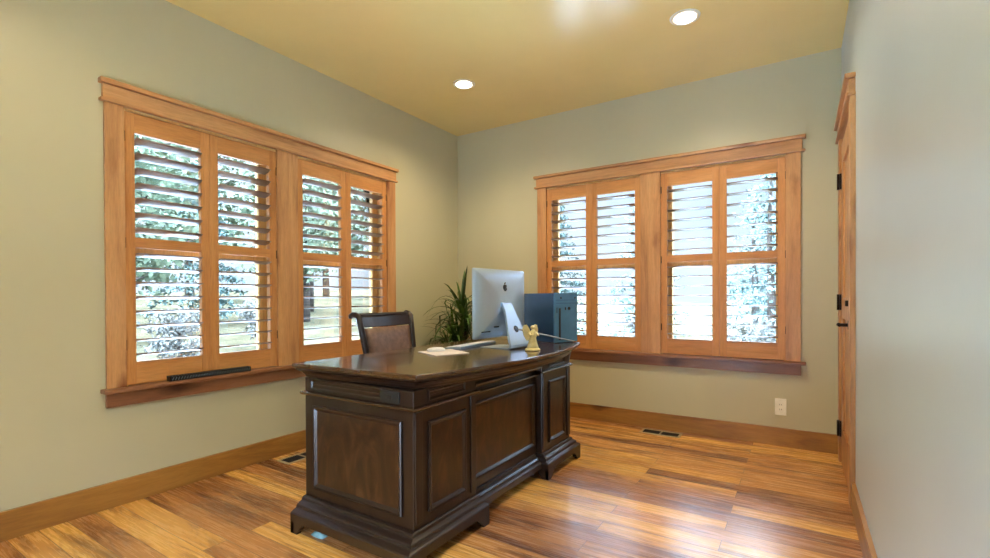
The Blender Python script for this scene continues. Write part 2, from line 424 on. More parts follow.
# shutters
def slat_mesh(mat, L, wall):
    # louver blade: elliptical section, width .083 thick .010, along local x/y
    m = MB(); prof = []
    n = 10
    for k in range(n):
        t = 2*PI*k/n; prof.append((.0415*math.cos(t), .0052*math.sin(t)))
    if wall == 'L': R = [[(p[0], s, p[1]) for p in prof] for s in (-L/2, L/2)]
    else: R = [[(s, p[0], p[1]) for p in prof] for s in (-L/2, L/2)]
    m.rings(R, smooth=True)
    bmesh.ops.recalc_face_normals(m.bm, faces=m.bm.faces)
    me = bpy.data.meshes.new('louver'); m.bm.to_mesh(me); m.bm.free(); me.materials.append(mat)
    return me
PW = .4325
def shutter(wall, a, b, tilt_up, tilt_lo, label, hinge_side):
    if wall == 'L':
        P = lambda s, d, z: (d, s, z); HX, VZ = SH_Y, SH_Z
    else:
        P = lambda s, d, z: (s, -d, z); HX, VZ = SH_X, SH_Z
    D0, D1 = -.026, .004
    root = empty('plantation_shutter', P((a+b)/2, -.011, .616))
    tag(root, label, 'shutter', 'wooden plantation shutter panels')
    B = lambda m, p, q, bev=0: m.box(P(*p), P(*q), bev)
    st = .049
    for c, d in ((a, a+st), (b-st, b)):
        B(MB(), (c, D0, .616), (d, D1, 2.060), .002).obj('stile', VZ, root)
    for z0, z1, nm in ((.616, .735, 'bottom_rail'), (1.345, 1.400, 'middle_rail'), (1.955, 2.060, 'top_rail')):
        B(MB(), (a+st, D0+.001, z0), (b-st, D1-.001, z1), .001).obj(nm, HX, root)
    L = b-a-2*st-.003
    me = slat_mesh(LV_Y if wall == 'L' else LV_X, L, wall)
    for (z0, z1, n, tl) in ((.735, 1.345, 8, tilt_lo), (1.400, 1.955, 7, tilt_up)):
        for k in range(n):
            o = bpy.data.objects.new('louver', me); COL.objects.link(o); o.parent = root
            z = z0+(z1-z0)*(k+.5)/n
            o.location = Vector(P((a+b)/2, -.011, z))-root.location
            # tilt: room-side edge up by tl degrees
            if wall == 'L': o.rotation_euler = (0, -math.radians(tl), 0)
            else: o.rotation_euler = (-math.radians(tl), 0, 0)
    for z in (.80, 1.34, 1.90):
        s = a if hinge_side < 0 else b
        B(MB(), (s-.003, .0035, z), (s+.006, .0075, z+.055), .001).obj('hinge', BRONZE, root)
    return root
g = .0007
shutter('L', LU[0][0]+g, (LU[0][0]+LU[0][1])/2-g, 17, 11, 'leftmost wooden shutter panel of the left wall window, its louvers open', -1)
shutter('L', (LU[0][0]+LU[0][1])/2+g, LU[0][1]-g, 16, 10, 'wooden shutter panel of the left wall window directly left of the wide middle casing', 1)
shutter('L', LU[1][0]+g, (LU[1][0]+LU[1][1])/2-g, 13, 6, 'wooden shutter panel of the left wall window directly right of the wide middle casing', -1)
shutter('L', (LU[1][0]+LU[1][1])/2+g, LU[1][1]-g, 13, 6, 'wooden shutter panel of the left wall window nearest the room corner', 1)
shutter('B', BU[0][0]+g, (BU[0][0]+BU[0][1])/2-g, 8, 11, 'wooden shutter panel of the back wall window nearest the corner, partly behind the computer tower', -1)
shutter('B', (BU[0][0]+BU[0][1])/2+g, BU[0][1]-g, 8, 11, 'wooden shutter panel of the back wall window just left of the wide middle casing', 1)
shutter('B', BU[1][0]+g, (BU[1][0]+BU[1][1])/2-g, 4, 1, 'wooden shutter panel of the back wall window just right of the wide middle casing', -1)
shutter('B', (BU[1][0]+BU[1][1])/2+g, BU[1][1]-g, 4, 1, 'rightmost wooden shutter panel of the back wall window, next to the door', 1)

# ---------------------------------------------------------------- door on right wall
root = empty('door_1', (RW, (DY0+DY1)/2, 0)); root['kind'] = 'structure'; root['label'] = 'narrow knotty alder door with dark bronze lever on the right wall'
CT = .024
MB().box((RW-CT, -.985, 0), (RW, DY0, 2.075), .0015).obj('casing', W_Z, root)
MB().box((RW-CT, DY1, 0), (RW, DY1+.095, 2.075), .0015).obj('casing', W_Z, root)
MB().box((RW-CT-.004, -.968, 2.092), (RW, DY1+.107, 2.165), .0015).obj('header_board', W_Y, root)
MB().box((RW-CT-.014, -.992, 2.075), (RW, DY1+.12, 2.092), .005).obj('header_bead', W_Y, root)
MB().box((RW-CT-.022, -.99, 2.165), (RW, DY1+.125, 2.190), .005).obj('header_cap', W_Y, root)
j = MB().box((RW, DY0, 0), (RW+T, DY0+.015, DZ)).box((RW, DY1-.015, 0), (RW+T, DY1, DZ)).box((RW, DY0+.015, DZ-.015), (RW+T, DY1-.015, DZ))
j.obj('jamb', W_Z, root)
a, b = DY0+.018, DY1-.018
q = MB(); x0, x1 = RW-.012, RW+.028
q.box((x0, a, .008), (x1, a+.11, DZ-.018), .001).box((x0, b-.11, .008), (x1, b, DZ-.018), .001)
for z0, z1 in ((.008, .24), (.93, 1.06), (1.90, DZ-.018)): q.box((x0, a+.11, z0), (x1, b-.11, z1))
leaf = q.obj('door_leaf', W_Z, root)
q = MB()
for z0, z1 in ((.24, .93), (1.06, 1.90)): q.box((x0+.012, a+.11, z0), (x1-.012, b-.11, z1))
q.obj('door_panel', W_Z, leaf)
for z in (.17, .98, 1.75):
    MB().box((RW-.022, b-.012, z), (RW-.011, b+.004, z+.10), .002).lathe([(.008, z), (.008, z+.10)], (RW-CT-.004, b+.010, 0), 12).obj('hinge', BRONZE, root)
hy = a+.055
es = MB().box((RW-.018, hy-.022, .83), (RW-.0115, hy+.022, 1.07), .002)
es = es.obj('handle_plate', plain('bronze_plate', (120, 108, 96), .25, .8), root)
h = MB().tube([(RW-.018, hy, .915), (RW-.060, hy, .915)], .009, 12)
h.tube([(RW-.058, hy-.008, .915), (RW-.060, hy+.03, .917), (RW-.060, hy+.10, .911)], [.010, .009, .007], 12)
h.lathe([(.024, -.022), (.024, -.016)], (RW, hy, .915), 20, axis='X')
h.obj('lever_handle', BRONZE, root)
MB().lathe([(.014, -.034), (.016, -.030), (.016, -.016)], (RW, hy, 1.03), 16, axis='X').obj('deadbolt_knob', BRONZE, root)

# ---------------------------------------------------------------- desk
DX0, DX1 = 1.01, 1.695
YA, YB, YC, YD = -2.55, -2.12, -1.43, -1.03
desk = empty('executive_desk', ((DX0+DX1)/2, (YA+YD)/2, 0))
tag(desk, 'large dark walnut executive desk with curved front top and carved base', 'desk')
XC = 1.655
# outline of the top with bow front
def outline(off, sag=.122, n=28):
    pts = [(.985-off, -.965+off), (.985-off, -2.602-off)]
    a, b = Vector((1.722+off, -2.568-off)), Vector((1.745+off, -.965+off)); nn = Vector((b.y-a.y, a.x-b.x)).normalized()
    for k in range(n+1):
        t = -1+2*k/n
        q = a+(b-a)*(t+1)/2+nn*sag*(1-t*t); pts.append((q.x, q.y))
    return pts
def loft(levels, name, mat, parent):
    m = MB(); m.rings([[(x, y, z) for x, y in outline(o)] for z, o in levels]); return m.obj(name, mat, parent)
loft([(.746, -.008), (.7485, -.002), (.753, 0), (.761, 0), (.7655, -.002), (.767, -.006)], 'desktop', D_TOP, desk)
loft([(.695, -.052), (.700, -.050), (.703, -.044), (.712, -.041), (.724, -.032), (.733, -.018), (.737, -.012), (.746, -.011)], 'cornice', D_Y, desk)
# centre section
c = MB().box((XC-.025, YB, .10), (XC, YC, .70)); cen = c.obj('modesty_panel', D_Y, desk)
PROF = [(0, 0), (0, .009), (.006, .012), (.012, .010), (.020, .004), (.024, 0.001)]
def face(O, U, V, Nn, w, h, wood_m, parent, name, pan=True, prof=PROF):
    mm = MB(); mm.mould(O, U, V, Nn, w, h, prof); o = mm.obj(name+'_moulding', wood_m, parent)
    if pan:
        O, U, V, Nn = map(Vector, (O, U, V, Nn)); mm = MB(); R = []
        i = .022
        for k in (-.002, .0015): R.append([O+U*a_+V*b_+Nn*k for a_, b_ in ((i, i), (w-i, i), (w-i, h-i), (i, h-i))])
        mm.rings(R); mm.obj(name, D_PAN, parent)
    return o
# front-facing U = +y, V = +z, N = +x
FY, FZ, FN = (0, 1, 0), (0, 0, 1), (1, 0, 0)
face((XC, YB+.03, .185), FY, FZ, FN, YC-YB-.06, .375, D_Y, cen, 'centre_panel')
for z0, d in ((.600, .030), (.648, .045)):
    MB().box((XC, YB, z0 if z0 > .61 else .606), (XC+d, YC, z0+.012 if z0 > .61 else .614), .003).obj('frieze_moulding', D_GL, cen)
# pedestals
def pedestal(y0, y1, near):
    p = MB().box((DX0, y0, .10), (DX1, y1, .697), .004).obj('pedestal', D_Z, desk)
    # ledge moulding wrapping the pedestal
    m = MB(); o1 = .018
    prof = [(.612, 0), (.615, .010), (.620, o1-.002), (.625, o1), (.630, o1-.002), (.633, .008), (.634, 0)]
    m.rings([[(DX0-min(o, .018), y0-o, z), (DX1+o, y0-o, z), (DX1+o, y1+o, z), (DX0-min(o, .018), y1+o, z)] for z, o in prof])
    m.obj('ledge_moulding', D_GL, p)
    w = y1-y0
    face((DX1, y0+.085, .185), FY, FZ, FN, w-.17, .375, D_Z, p, 'front_panel')
    face((DX1, y0+.085, .644), FY, FZ, FN, w-.17, .046, D_Y, p, 'frieze_panel', prof=[(0, 0), (0, .006), (.004, .008), (.008, .006), (.012, .001)])
    # corner pilaster strips
    for yy in (y0+.004, y1-.046):
        MB().box((DX1, yy, .16), (DX1+.007, yy+.042, .61), .002).obj('pilaster', D_Z, p)
    # side face
    if near: O, U, Nn = (DX0+.065, y0, .185), (1, 0, 0), (0, -1, 0)
    else: O, U, Nn = (DX0+.065, y1, .185), (1, 0, 0), (0, 1, 0)
    face(O, U, FZ, Nn, .56, .385, D_X, p, 'side_panel')
    face((O[0]-.02, O[1], .642), U, FZ, Nn, .47 if near else .56, .050, D_X, p, 'side_frieze', prof=[(0, 0), (0, .004), (.004, .006), (.008, .004), (.012, .001)])
    # drawers on the chair side
    for z0, z1 in ((.165, .38), (.395, .595), (.642, .690)):
        dr = MB().box((DX0-.016, y0+.025, z0), (DX0, y1-.025, z1), .004).obj('drawer', D_Y, p)
        zm = (z0+z1)/2
        MB().tube([(DX0-.016, y0+w/2-.045, zm), (DX0-.036, y0+w/2-.04, zm-.004), (DX0-.036, y0+w/2+.04, zm-.004), (DX0-.016, y0+w/2+.045, zm)], .004, 8).obj('drawer_handle', BRONZE, dr)
    # base moulding
    BX = .014 if near else -.006
    fy0, fy1 = (.092, .03) if near else (.03, .052)
    m = MB()
    prof = [(.139, 0), (.139, .14), (.136, .22), (.131, .26), (.126, .26), (.123, .30), (.119, .44), (.115, .56), (.110, .62), (.104, .62), (.101, .66), (.098, .80), (.093, .94), (.088, 1.0), (.052, 1.0)]
    def ring(z, t, k=1):
        return [(DX0+BX*t, y0-fy0*t, z), (DX1+.056*t, y0-fy0*t, z), (DX1+.056*t, y1+fy1*t, z), (DX0+BX*t, y1+fy1*t, z)]
    m.rings([ring(z, t) for z, t in prof]); bm_ = m.obj('base_moulding', D_Y, p)
    # bracket feet
    xa, xb, ya_, yb_ = DX0+BX, DX1+.056, y0-fy0, y1+fy1
    LX, LY = .09, min(.10, (yb_-ya_)*.26)
    for sx_, cx in ((1, xa), (-1, xb)):
        for sy_, cy in ((1, ya_), (-1, yb_)):
            q = MB(); th = .022
            pr = [(0, 0), (.045, 0), (.050, .012), (.062, .020), (.070, .034), (LX, .052), (0, .052)]
            q.prism([(cx+sx_*px, pz) for px, pz in pr], 'Y', cy, cy+sy_*th)
            pr2 = [(0, 0), (.045, 0), (.050, .012), (.064, .020), (.074, .034), (LY, .052), (0, .052)]
            q.prism([(cy+sy_*py, pz) for py, pz in pr2], 'X', cx+sx_*.0005, cx+sx_*th)
            q.obj('bracket_foot', D_Y, p)
    return p
pn = pedestal(YA, YB, True); pf = pedestal(YC, YD, False)
# centre base moulding
m = MB(); prof = [(.139, 0), (.138, .010), (.131, .014), (.126, .014), (.120, .026), (.112, .034), (.105, .034), (.100, .044), (.092, .050), (.058, .050), (.058, -.02)]
m.rings([[(XC+o, YB+.03, z) for z, o in prof], [(XC+o, YC-.03, z) for z, o in prof]]); m.obj('base_moulding', D_Y, cen)
# power outlet on near side frieze
po = MB().box((1.515, YA-.008, .640), (1.622, YA, .689), .003).obj('power_outlet', plain('dark_bronze_plate', (30, 30, 27), .4), desk)
MB().box((1.555, YA-.011, .655), (1.585, YA-.0075, .674), .002).obj('socket', BLACK, po)

# ---------------------------------------------------------------- chair
ch = empty('office_chair', (.735, -1.51, 0), math.radians(2)); ch.scale = (.97, 1.0, .992)
tag(ch, 'dark wood desk chair with brown leather back panel behind the desk', 'chair')
def pw(y, z, dx=0): # point on reclined back; local x forward is +x
    t = (z-.50)/.47
    return (-.16-.14*t+dx+.06*0, y, z)
for s in (-1, 1):
    pts = []; rad = []
    for k in range(9):
        z = .44+(.945-.44)*k/8; t = k/8
        yy = s*(.215+.045*t); x = -.14-.10*t
        pts.append((x, yy, z)); rad.append(.021)
    pts += [(-.262, s*.264, .962), (-.290, s*.266, .966), (-.312, s*.267, .955), (-.314, s*.267, .940)]; rad += [.021, .020, .018, .012]
    MB().tube(pts, rad, 10).obj('back_post', D_Z, ch, world=False)
def rail(z0, z1, x0, x1, name, bow=.02, drop=.0):
    m = MB(); R = []
    for k in range(13):
        s = -1+2*k/12; w = .25
        bx = -bow*(1-s*s); dz = drop*(1-s*s)
        R.append([(x0+bx, s*w*.97, z0+dz), (x0+bx+.022, s*w*.97, z0+dz), (x1+bx+.022, s*w, z1+dz), (x1+bx-.004, s*w, z1+dz)])
    m.rings(R, smooth=False); o = m.obj(name, D_Y, ch, world=False); smooth_bevel(o, .006, 2); return o
rail(.880, .955, -.238, -.262, 'crest_rail', drop=-.004)
m = MB(); R = []
for k in range(13):
    s = -1+2*k/12; cx = -.268-.02*(1-s*s)
    R.append([(cx+.026*math.cos(t), s*.262, .958+.018*math.sin(t)) for t in [2*PI*q/10 for q in range(10)]])
m.rings(R, smooth=True); m.obj('scroll_rail', D_Y, ch, world=False)
# leather back
m = MB(); R = []
for k in range(9):
    z = .50+(.872-.50)*k/8; t = k/8; hw = .195+.032*t; x = -.135-.088*t
    row = []
    for q in range(11):
        s = -1+2*q/10; bul = .020*(1-s**4)*(1-(2*t-1)**6)
        row.append((x+bul-.012*(1-s*s), s*hw, z))
    for q in range(10, -1, -1):
        s = -1+2*q/10; row.append((x-.018-.012*(1-s*s), s*hw, z))
    R.append(row)
m.rings(R, smooth=True); m.obj('backrest_cushion', LEATHER, ch, world=False)
m = MB(); m.rings([[( 0+.215*math.copysign(abs(math.cos(t))**.6, math.cos(t))*k, .25*math.copysign(abs(math.sin(t))**.6, math.sin(t))*k, z) for t in [2*PI*q/24 for q in range(24)]] for z, k in ((.40, .94), (.42, 1), (.46, 1), (.485, .94), (.492, .8))], smooth=True)
m.obj('seat', LEATHER, ch, world=False)
for s in (-1, 1):
    MB().tube([(-.17, s*.245, .60), (-.04, s*.265, .625), (.08, s*.265, .615), (.11, s*.262, .57), (.09, s*.25, .44)], [.017, .02, .02, .017, .017], 10).obj('armrest', D_X, ch, world=False)
MB().lathe([(.03, .10), (.03, .30), (.06, .33), (.12, .40)], (0, 0, 0), 16).obj('pedestal_column', BRONZE, ch, world=False)
for k in range(5):
    t = 2*PI*k/5+.3; cx, cy = math.cos(t), math.sin(t)
    lg = MB().tube([(0, 0, .13), (cx*.12, cy*.12, .11), (cx*.22, cy*.22, .07)], [.028, .024, .018], 8).obj('leg', D_Y, ch, world=False)
    MB().lathe([(.012, -.012), (.028, -.010), (.028, .010), (.012, .012)], (cx*.22, cy*.22, .028), 14, axis='Y').tube([(cx*.22, cy*.22, .03), (cx*.22, cy*.22, .075)], .008, 8).obj('caster', BLACK, lg, world=False)

# ---------------------------------------------------------------- desktop computer (all in one)
TZ = .767
im = empty('desktop_computer', (1.445, -1.487, TZ), math.radians(-4))
tag(im, 'slim silver all-in-one computer seen from behind, fruit logo on its back', 'computer')
W2, Z0, Z1 = .263, .062, .474
def rrect(w, z0, z1, rr, n=5):
    pts = []
    for cx, cz, a0 in ((w-rr, z0+rr, -PI/2), (w-rr, z1-rr, 0), (-w+rr, z1-rr, PI/2), (-w+rr, z0+rr, PI)):
        for k in range(n+1):
            t = a0+(PI/2)*k/n; pts.append((cx+rr*math.cos(t), cz+rr*math.sin(t)))
    return pts
m = MB(); R = []
for x, sc in ((-.012, 1.0), (-.010, 1.0), (-.004, 1.0), (.0, .995), (.010, .93), (.020, .78), (.030, .52), (.036, .25)):
    zc = (Z0+Z1)/2; q = rrect(W2, Z0, Z1, .012)
    R.append([(x, p[0]*sc, zc+(p[1]-zc)*sc) for p in q])
m.rings(R, smooth=True); shell = m.obj('display_shell', ALU, im, world=False)
MB().box((-.0145, -.257, Z0+.085), (-.0118, .257, Z1-.006), .001).obj('screen', BLACKGLASS, im, world=False)
for yv, z0v, z1v in ((-.253, .18, .40), ):
    MB().box((.0005, yv-.0015, z0v), (.0035, yv+.0015, z1v)).obj('side_slot', BLACK, im, world=False)
MB().box((.0002, -.21, Z1-.0105), (.0035, .23, Z1-.0075)).obj('top_slot', BLACK, im, world=False)
# stand
m = MB(); sw = .045
path = [(.028, .272), (.045, .265), (.062, .225), (.128, .045), (.136, .022), (.134, .010), (.122, .004), (-.045, .003), (-.050, .0)]
th = .009
R = []
prof_o = [(.030, .276), (.046, .270), (.070, .225), (.136, .048), (.1435, .024), (.140, .008), (.126, 0), (-.085, 0)]
prof_i = [(-.085, .004), (.118, .007), (.127, .014), (.130, .024), (.123, .044), (.056, .218), (.036, .252), (.026, .252)]
for k, yy in enumerate((-1, 1)):
    R.append([(x, yy*(.048 if z > .2 else (.062 if z > .1 else .098)), z) for x, z in prof_o+prof_i])
m.rings(R); st = m.obj('stand', ALU, im, world=False); smooth_bevel(st, .003, 2)
# cable hole ring in neck
def neck(z): # outer face x at z
    return .070+(.225-z)/(.225-.048)*(.136-.070)
hz = .115
m = MB(); R = []
for rad, dx in ((.021, .0008), (.021, .003), (.017, .003), (.001, .0028)):
    R.append([(neck(hz+rad*math.sin(t)*.94)+dx, rad*math.cos(t), hz+rad*math.sin(t)*.94) for t in [2*PI*k/20 for k in range(20)]])
m.rings(R, caps=False, smooth=True); m.obj('cable_hole', DARKLOGO, st, world=False)
# logo: bitten fruit with leaf
zc = .362; S = .022
out = []
for k in range(48):
    t = 2*PI*k/48+PI/2
    yy, zz = math.cos(t), math.sin(t)
    rr = 1.0
    if zz > .55: rr -= .20*math.exp(-((yy/.28)**2))
    if zz < -.6: rr -= .12*math.exp(-((yy/.22)**2))
    px, pz = yy*rr*.88, zz*rr*(.98 if zz > 0 else 1.06)
    px *= (1.0 if zz > 0 else 1-.25*zz*zz)
    d = math.hypot(px-1.05, pz-.12)
    if d < .42: px = 1.05-math.sqrt(max(0, .42**2-(pz-.12)**2))
    out.append((px*S, pz*S))
def shell_x(z):  # depth of the rear shell at the logo
    return .0345
m = MB(); m.rings([[(x, y, zc+z) for y, z in out] for x in (.022, .0345)])
lf = []
for k in range(12):
    t = 2*PI*k/12; a_, b_ = .40*math.cos(t), .15*math.sin(t)
    lf.append(((a_*.70-b_*.71+.12)*S, (a_*.71+b_*.70+1.22)*S))
m.rings([[(x, y, zc+z) for y, z in lf] for x in (.018, .0325)])
m.obj('logo', DARKLOGO, im, world=False)
m = MB()
for k in range(6): m.box((.012, -.215+k*.014, .100), (.0215, -.205+k*.014, .106))
for k in range(5): m.box((.025, -.105+k*.010, .125), (.0275, -.099+k*.010, .132))
m.obj('port_marks', DARKLOGO, im, world=False)
# white cable from the stand to beyond the desk
M4 = im.matrix_basis
cab = MB().tube([(1.585, -1.515, .880), (1.62, -1.50, .873), (1.68, -1.43, .853), (1.70, -1.30, .828), (1.715, -1.20, .808), (1.725, -1.10, .790), (1.715, -1.0, .775), (1.70, -.965, .774), (1.68, -.948, .74), (1.62, -.945, .5), (1.55, -.945, .12), (1.40, -.945, .008), (1.20, -.94, .006), (1.05, -.94, .006)], .0045, 8)
tag(cab.obj('power_cable', CABLE), 'pale grey power cable looping from the silver computer stand past the gold figurine', 'cable')

# keyboard, mouse, pad
def flat(name, pts, z0, z1, mat, parent, bev=0):
    o = MB().prism(pts, 'Z', z0, z1).obj(name, mat, parent)
    return o
pad = flat('mouse_pad', [(1.19, -1.955), (1.40, -2.055), (1.475, -1.86), (1.27, -1.76)], TZ, TZ+.004, PADM, None)
tag(pad, 'pale pinkish mouse pad lying on the desktop beside the keyboard', 'mouse pad'); smooth_bevel(pad, .001, 1)
ms = empty('computer_mouse', (1.27, -1.895, TZ+.004), math.radians(60))
tag(ms, 'low white computer mouse resting on the pale mouse pad', 'mouse')
m = MB(); R = []
for z, k in ((0, .92), (.004, 1), (.010, .97), (.016, .85), (.020, .62), (.022, .3)):
    R.append([(.055*k*math.cos(t), .029*k*math.sin(t), z) for t in [2*PI*q/20 for q in range(20)]])
m.rings(R, smooth=True); m.obj('mouse_body', KEYS, ms, world=False)
MB().tube([(.03, 0, .018), (.036, 0, .0165)], .004, 8).obj('scroll_ball', CABLE, ms, world=False)
kb = empty('computer_keyboard', (1.245, -1.52, TZ), math.radians(4))
tag(kb, 'slim silver and white computer keyboard in front of the silver computer', 'keyboard')
m = MB(); m.prism([(-.058, .0), (.058, 0), (.058, .013), (.050, .014), (-.058, .005)], 'Y', -.215, .215); m.obj('keyboard_body', ALU, kb, world=False)
m = MB()
for rr in range(5):
    for q in range(15):
        xx = .045-rr*.021; zz = .0065+ (xx+.058)/.116*.0085
        m.box((xx-.0085, -.205+q*.0275, zz-.003), (xx+.0085, -.205+q*.0275+.0235, zz+.0025), .001)
kk = m.obj('keycaps', KEYS, kb, world=False)

# ---------------------------------------------------------------- computer tower
tw = empty('computer_tower', (1.634, -1.124, TZ), math.radians(-23))
tag(tw, 'dark blue computer tower case standing at the far end of the desk', 'computer')
X0, Y1, HT = -.36, .205, .332
MB().box((X0, 0, .004), (-.012, Y1, HT-.002), .003).obj('case', CASE, tw, world=False)
MB().box((-.012, 0, .002), (.0, Y1, HT), .004).obj('front_bezel', CASE_F, tw, world=False)
xf = 0.0
MB().box((xf-.001, .010, .262), (xf+.002, Y1-.010, .264)).box((xf-.001, .010, .283), (xf+.002, Y1-.010, .285)).obj('drive_bay', CASE, tw, world=False)
for yy in (.055, Y1-.022): MB().lathe([(.006, xf-1e-3), (.006, xf+.003)], (0, yy, .298), 12, axis='X').obj('screw', BLACK, tw, world=False)
MB().box((xf-.001, .038, .02), (xf+.003, .052, .23), .001).obj('vent_slot', BLACK, tw, world=False)
MB().box((xf-.001, .018, .20), (xf+.002, .022, .235)).obj('indicator', BLACK, tw, world=False)
MB().box((xf-.001, .092, .218), (xf+.003, .099, .236)).lathe([(.011, xf-1e-3), (.011, xf+.003)], (0, .128, .228), 14, axis='X').obj('power_button', BLACK, tw, world=False)
for yy in (.02, Y1-.06):
    MB().box((X0+.05, yy, 0), (-.03, yy+.02, .005)).obj('foot', BLACK, tw, world=False)
tc_ = MB().tube([(1.680, -.952, .900), (1.675, -.925, .907), (1.672, -.890, .895), (1.672, -.870, .86), (1.672, -.875, .81), (1.672, -.91, .775), (1.66, -.93, .72), (1.50, -.93, .3), (1.40, -.93, .012), (1.10, -.93, .006)], .003, 8)
tag(tc_.obj('tower_cable', BLACK), 'thin dark cable arching from the blue computer tower over the desk end', 'cable')

# ---------------------------------------------------------------- figurine
fg = empty('angel_figurine', (1.705, -1.565, TZ), math.radians(-35)); fg.scale = (1.2, 1.25, 1.04)
tag(fg, 'small cream gold angel figurine on the desk beside the silver computer', 'figurine')
m = MB(); m.lathe([(.034, 0), (.036, .004), (.034, .010), (.028, .014)], (0, 0, 0), 20)
m.prism([(-.048, 0), (-.02, 0), (-.02, .014), (-.040, .006)], 'Y', -.012, .012)
m.obj('figurine_base', GOLD, fg, world=False)
m = MB(); R = []
for z, a_, b_, dx in ((.008, .030, .024, 0), (.03, .024, .020, .0), (.055, .018, .015, .001), (.075, .015, .012, .002), (.092, .019, .013, .003), (.104, .016, .011, .003), (.112, .006, .006, .003), (.117, .006, .006, .004)):
    R.append([(dx+b_*math.cos(t)*(1+.10*math.sin(6*t)), a_*math.sin(t)*(1+.06*math.cos(5*t)), z) for t in [2*PI*q/24 for q in range(24)]])
m.rings(R, smooth=True)
bmesh.ops.create_uvsphere(m.bm, u_segments=14, v_segments=10, radius=.0115, matrix=Matrix.Translation((.005, 0, .127)))
for s in (-1, 1):
    m.tube([(.003, s*.017, .100), (.018, s*.020, .084), (.030, s*.006, .092)], [.006, .005, .0035], 8)
bd = m.obj('figurine_body', GOLD, fg, world=False)
for s in (-1, 1):
    pr = [(.004, .060), (.020, .052), (.034, .078), (.040, .112), (.034, .138), (.020, .142), (.008, .118), (.003, .095)]
    mm = MB(); mm.rings([[(-.016-py*.25+d, s*py, pz) for py, pz in pr] for d in (0, .005)]); wg = mm.obj('wing', GOLD, fg, world=False); smooth_bevel(wg, .0015, 2)

# ---------------------------------------------------------------- bar on sill
br_ = empty('window_sill_tray', (.030, -2.485, .612))
tag(br_, 'long narrow black slatted bar lying on the left window sill', 'tray')
m = MB()
m.box((.010, -2.715, .612), (.052, -2.255, .616)); m.box((.048, -2.715, .612), (.052, -2.255, .640)); m.box((.010, -2.715, .612), (.014, -2.255, .640))
m.box((.010, -2.715, .612), (.052, -2.710, .640)); m.box((.010, -2.260, .612), (.052, -2.255, .640))
m.obj('tray_body', BLACK, br_)
m = MB()
for k in range(30):
    y = -2.705+k*.015; m.tube([(.014, y, .636), (.048, y+.006, .636)], .0022, 6).tube([(.0535, y, .618), (.0535, y+.008, .634)], .0015, 5)
m.obj('slats', plain('grey_slat', (120, 134, 142), .35, .5), br_)

# ---------------------------------------------------------------- vents, outlet
def vent(cx, cy, alongx, label):
    root = empty('floor_vent', (cx, cy, 0)); tag(root, label, 'vent', 'floor heating vents')
    L, Wd = .150, .066
    def B(m, a, b, bev=0):
        if alongx: return m.box((cx+a[0], cy+a[1], a[2]), (cx+b[0], cy+b[1], b[2]), bev)
        return m.box((cx+a[1], cy+a[0], a[2]), (cx+b[1], cy+b[0], b[2]), bev)
    m = MB()
    B(m, (-L, -Wd, 0), (L, -Wd+.018, .005), .001); B(m, (-L, Wd-.018, 0), (L, Wd, .005), .001)
    B(m, (-L, -Wd+.018, 0), (-L+.016, Wd-.018, .005), .001); B(m, (L-.016, -Wd+.018, 0), (L, Wd-.018, .005), .001); B(m, (-.006, -Wd+.018, 0), (.006, Wd-.018, .005), .001)
    m.obj('vent_frame', VENTM, root)
    m = MB(); B(m, (-L+.01, -Wd+.01, .0), (L-.01, Wd-.01, .0012)); m.obj('vent_well', DARK, root)
    m = MB()
    for k in range(22):
        x = -L+.022+k*.0125
        if abs(x) < .008: continue
        B(m, (x, -Wd+.018, .001), (x+.0028, Wd-.018, .0038))
    m.obj('vent_grille', DARK, root)
vent(.150, -1.955, False, 'floor vent beside the left wall baseboard, partly hidden by the desk')
vent(2.07, -.128, True, 'floor vent beside the back wall baseboard under the window')
ot = empty('wall_outlet', (2.873, 0, .279)); tag(ot, 'white wall outlet plate low on the back wall right of the window', 'outlet')
MB().box((2.838, -.006, .2195), (2.909, 0, .3385), .002).obj('cover_plate', WHITE, ot)
MB().box((2.8565, -.0085, .2455), (2.8905, -.0055, .3125), .001).obj('receptacle', WHITE, ot)
m = MB()
for z in (.262, .296):
    for dx in (-.007, .005): m.box((2.8735+dx, -.0092, z-.005), (2.8755+dx, -.0084, z+.005))
m.obj('socket_slots', DARK, ot)
bc = MB().rings([[(x+k*.004*math.sin(3*i), y, z) for i, (x, y, z) in enumerate(q)] for k, q in enumerate([
    [(1.125, -2.61, .002), (1.125, -2.58, .002), (1.13, -2.59, .012)], [(1.15, -2.615, .002), (1.15, -2.57, .002), (1.15, -2.59, .024)],
    [(1.18, -2.615, .002), (1.18, -2.57, .002), (1.18, -2.59, .027)], [(1.205, -2.61, .002), (1.205, -2.58, .002), (1.205, -2.595, .012)]])], smooth=True)
tag(bc.obj('cloth_scrap', BLUECLOTH), 'small pale blue scrap on the floor under the desk edge near the left foot', 'cloth')
cb = MB().tube([(1.50, -1.50, .005), (1.56, -1.47, .005), (1.61, -1.45, .012), (1.64, -1.44, .006), (1.60, -1.38, .005), (1.45, -1.30, .005)], .005, 8)
tag(cb.obj('floor_cable', CABLE), 'grey cable on the floor under the middle of the desk', 'cable')

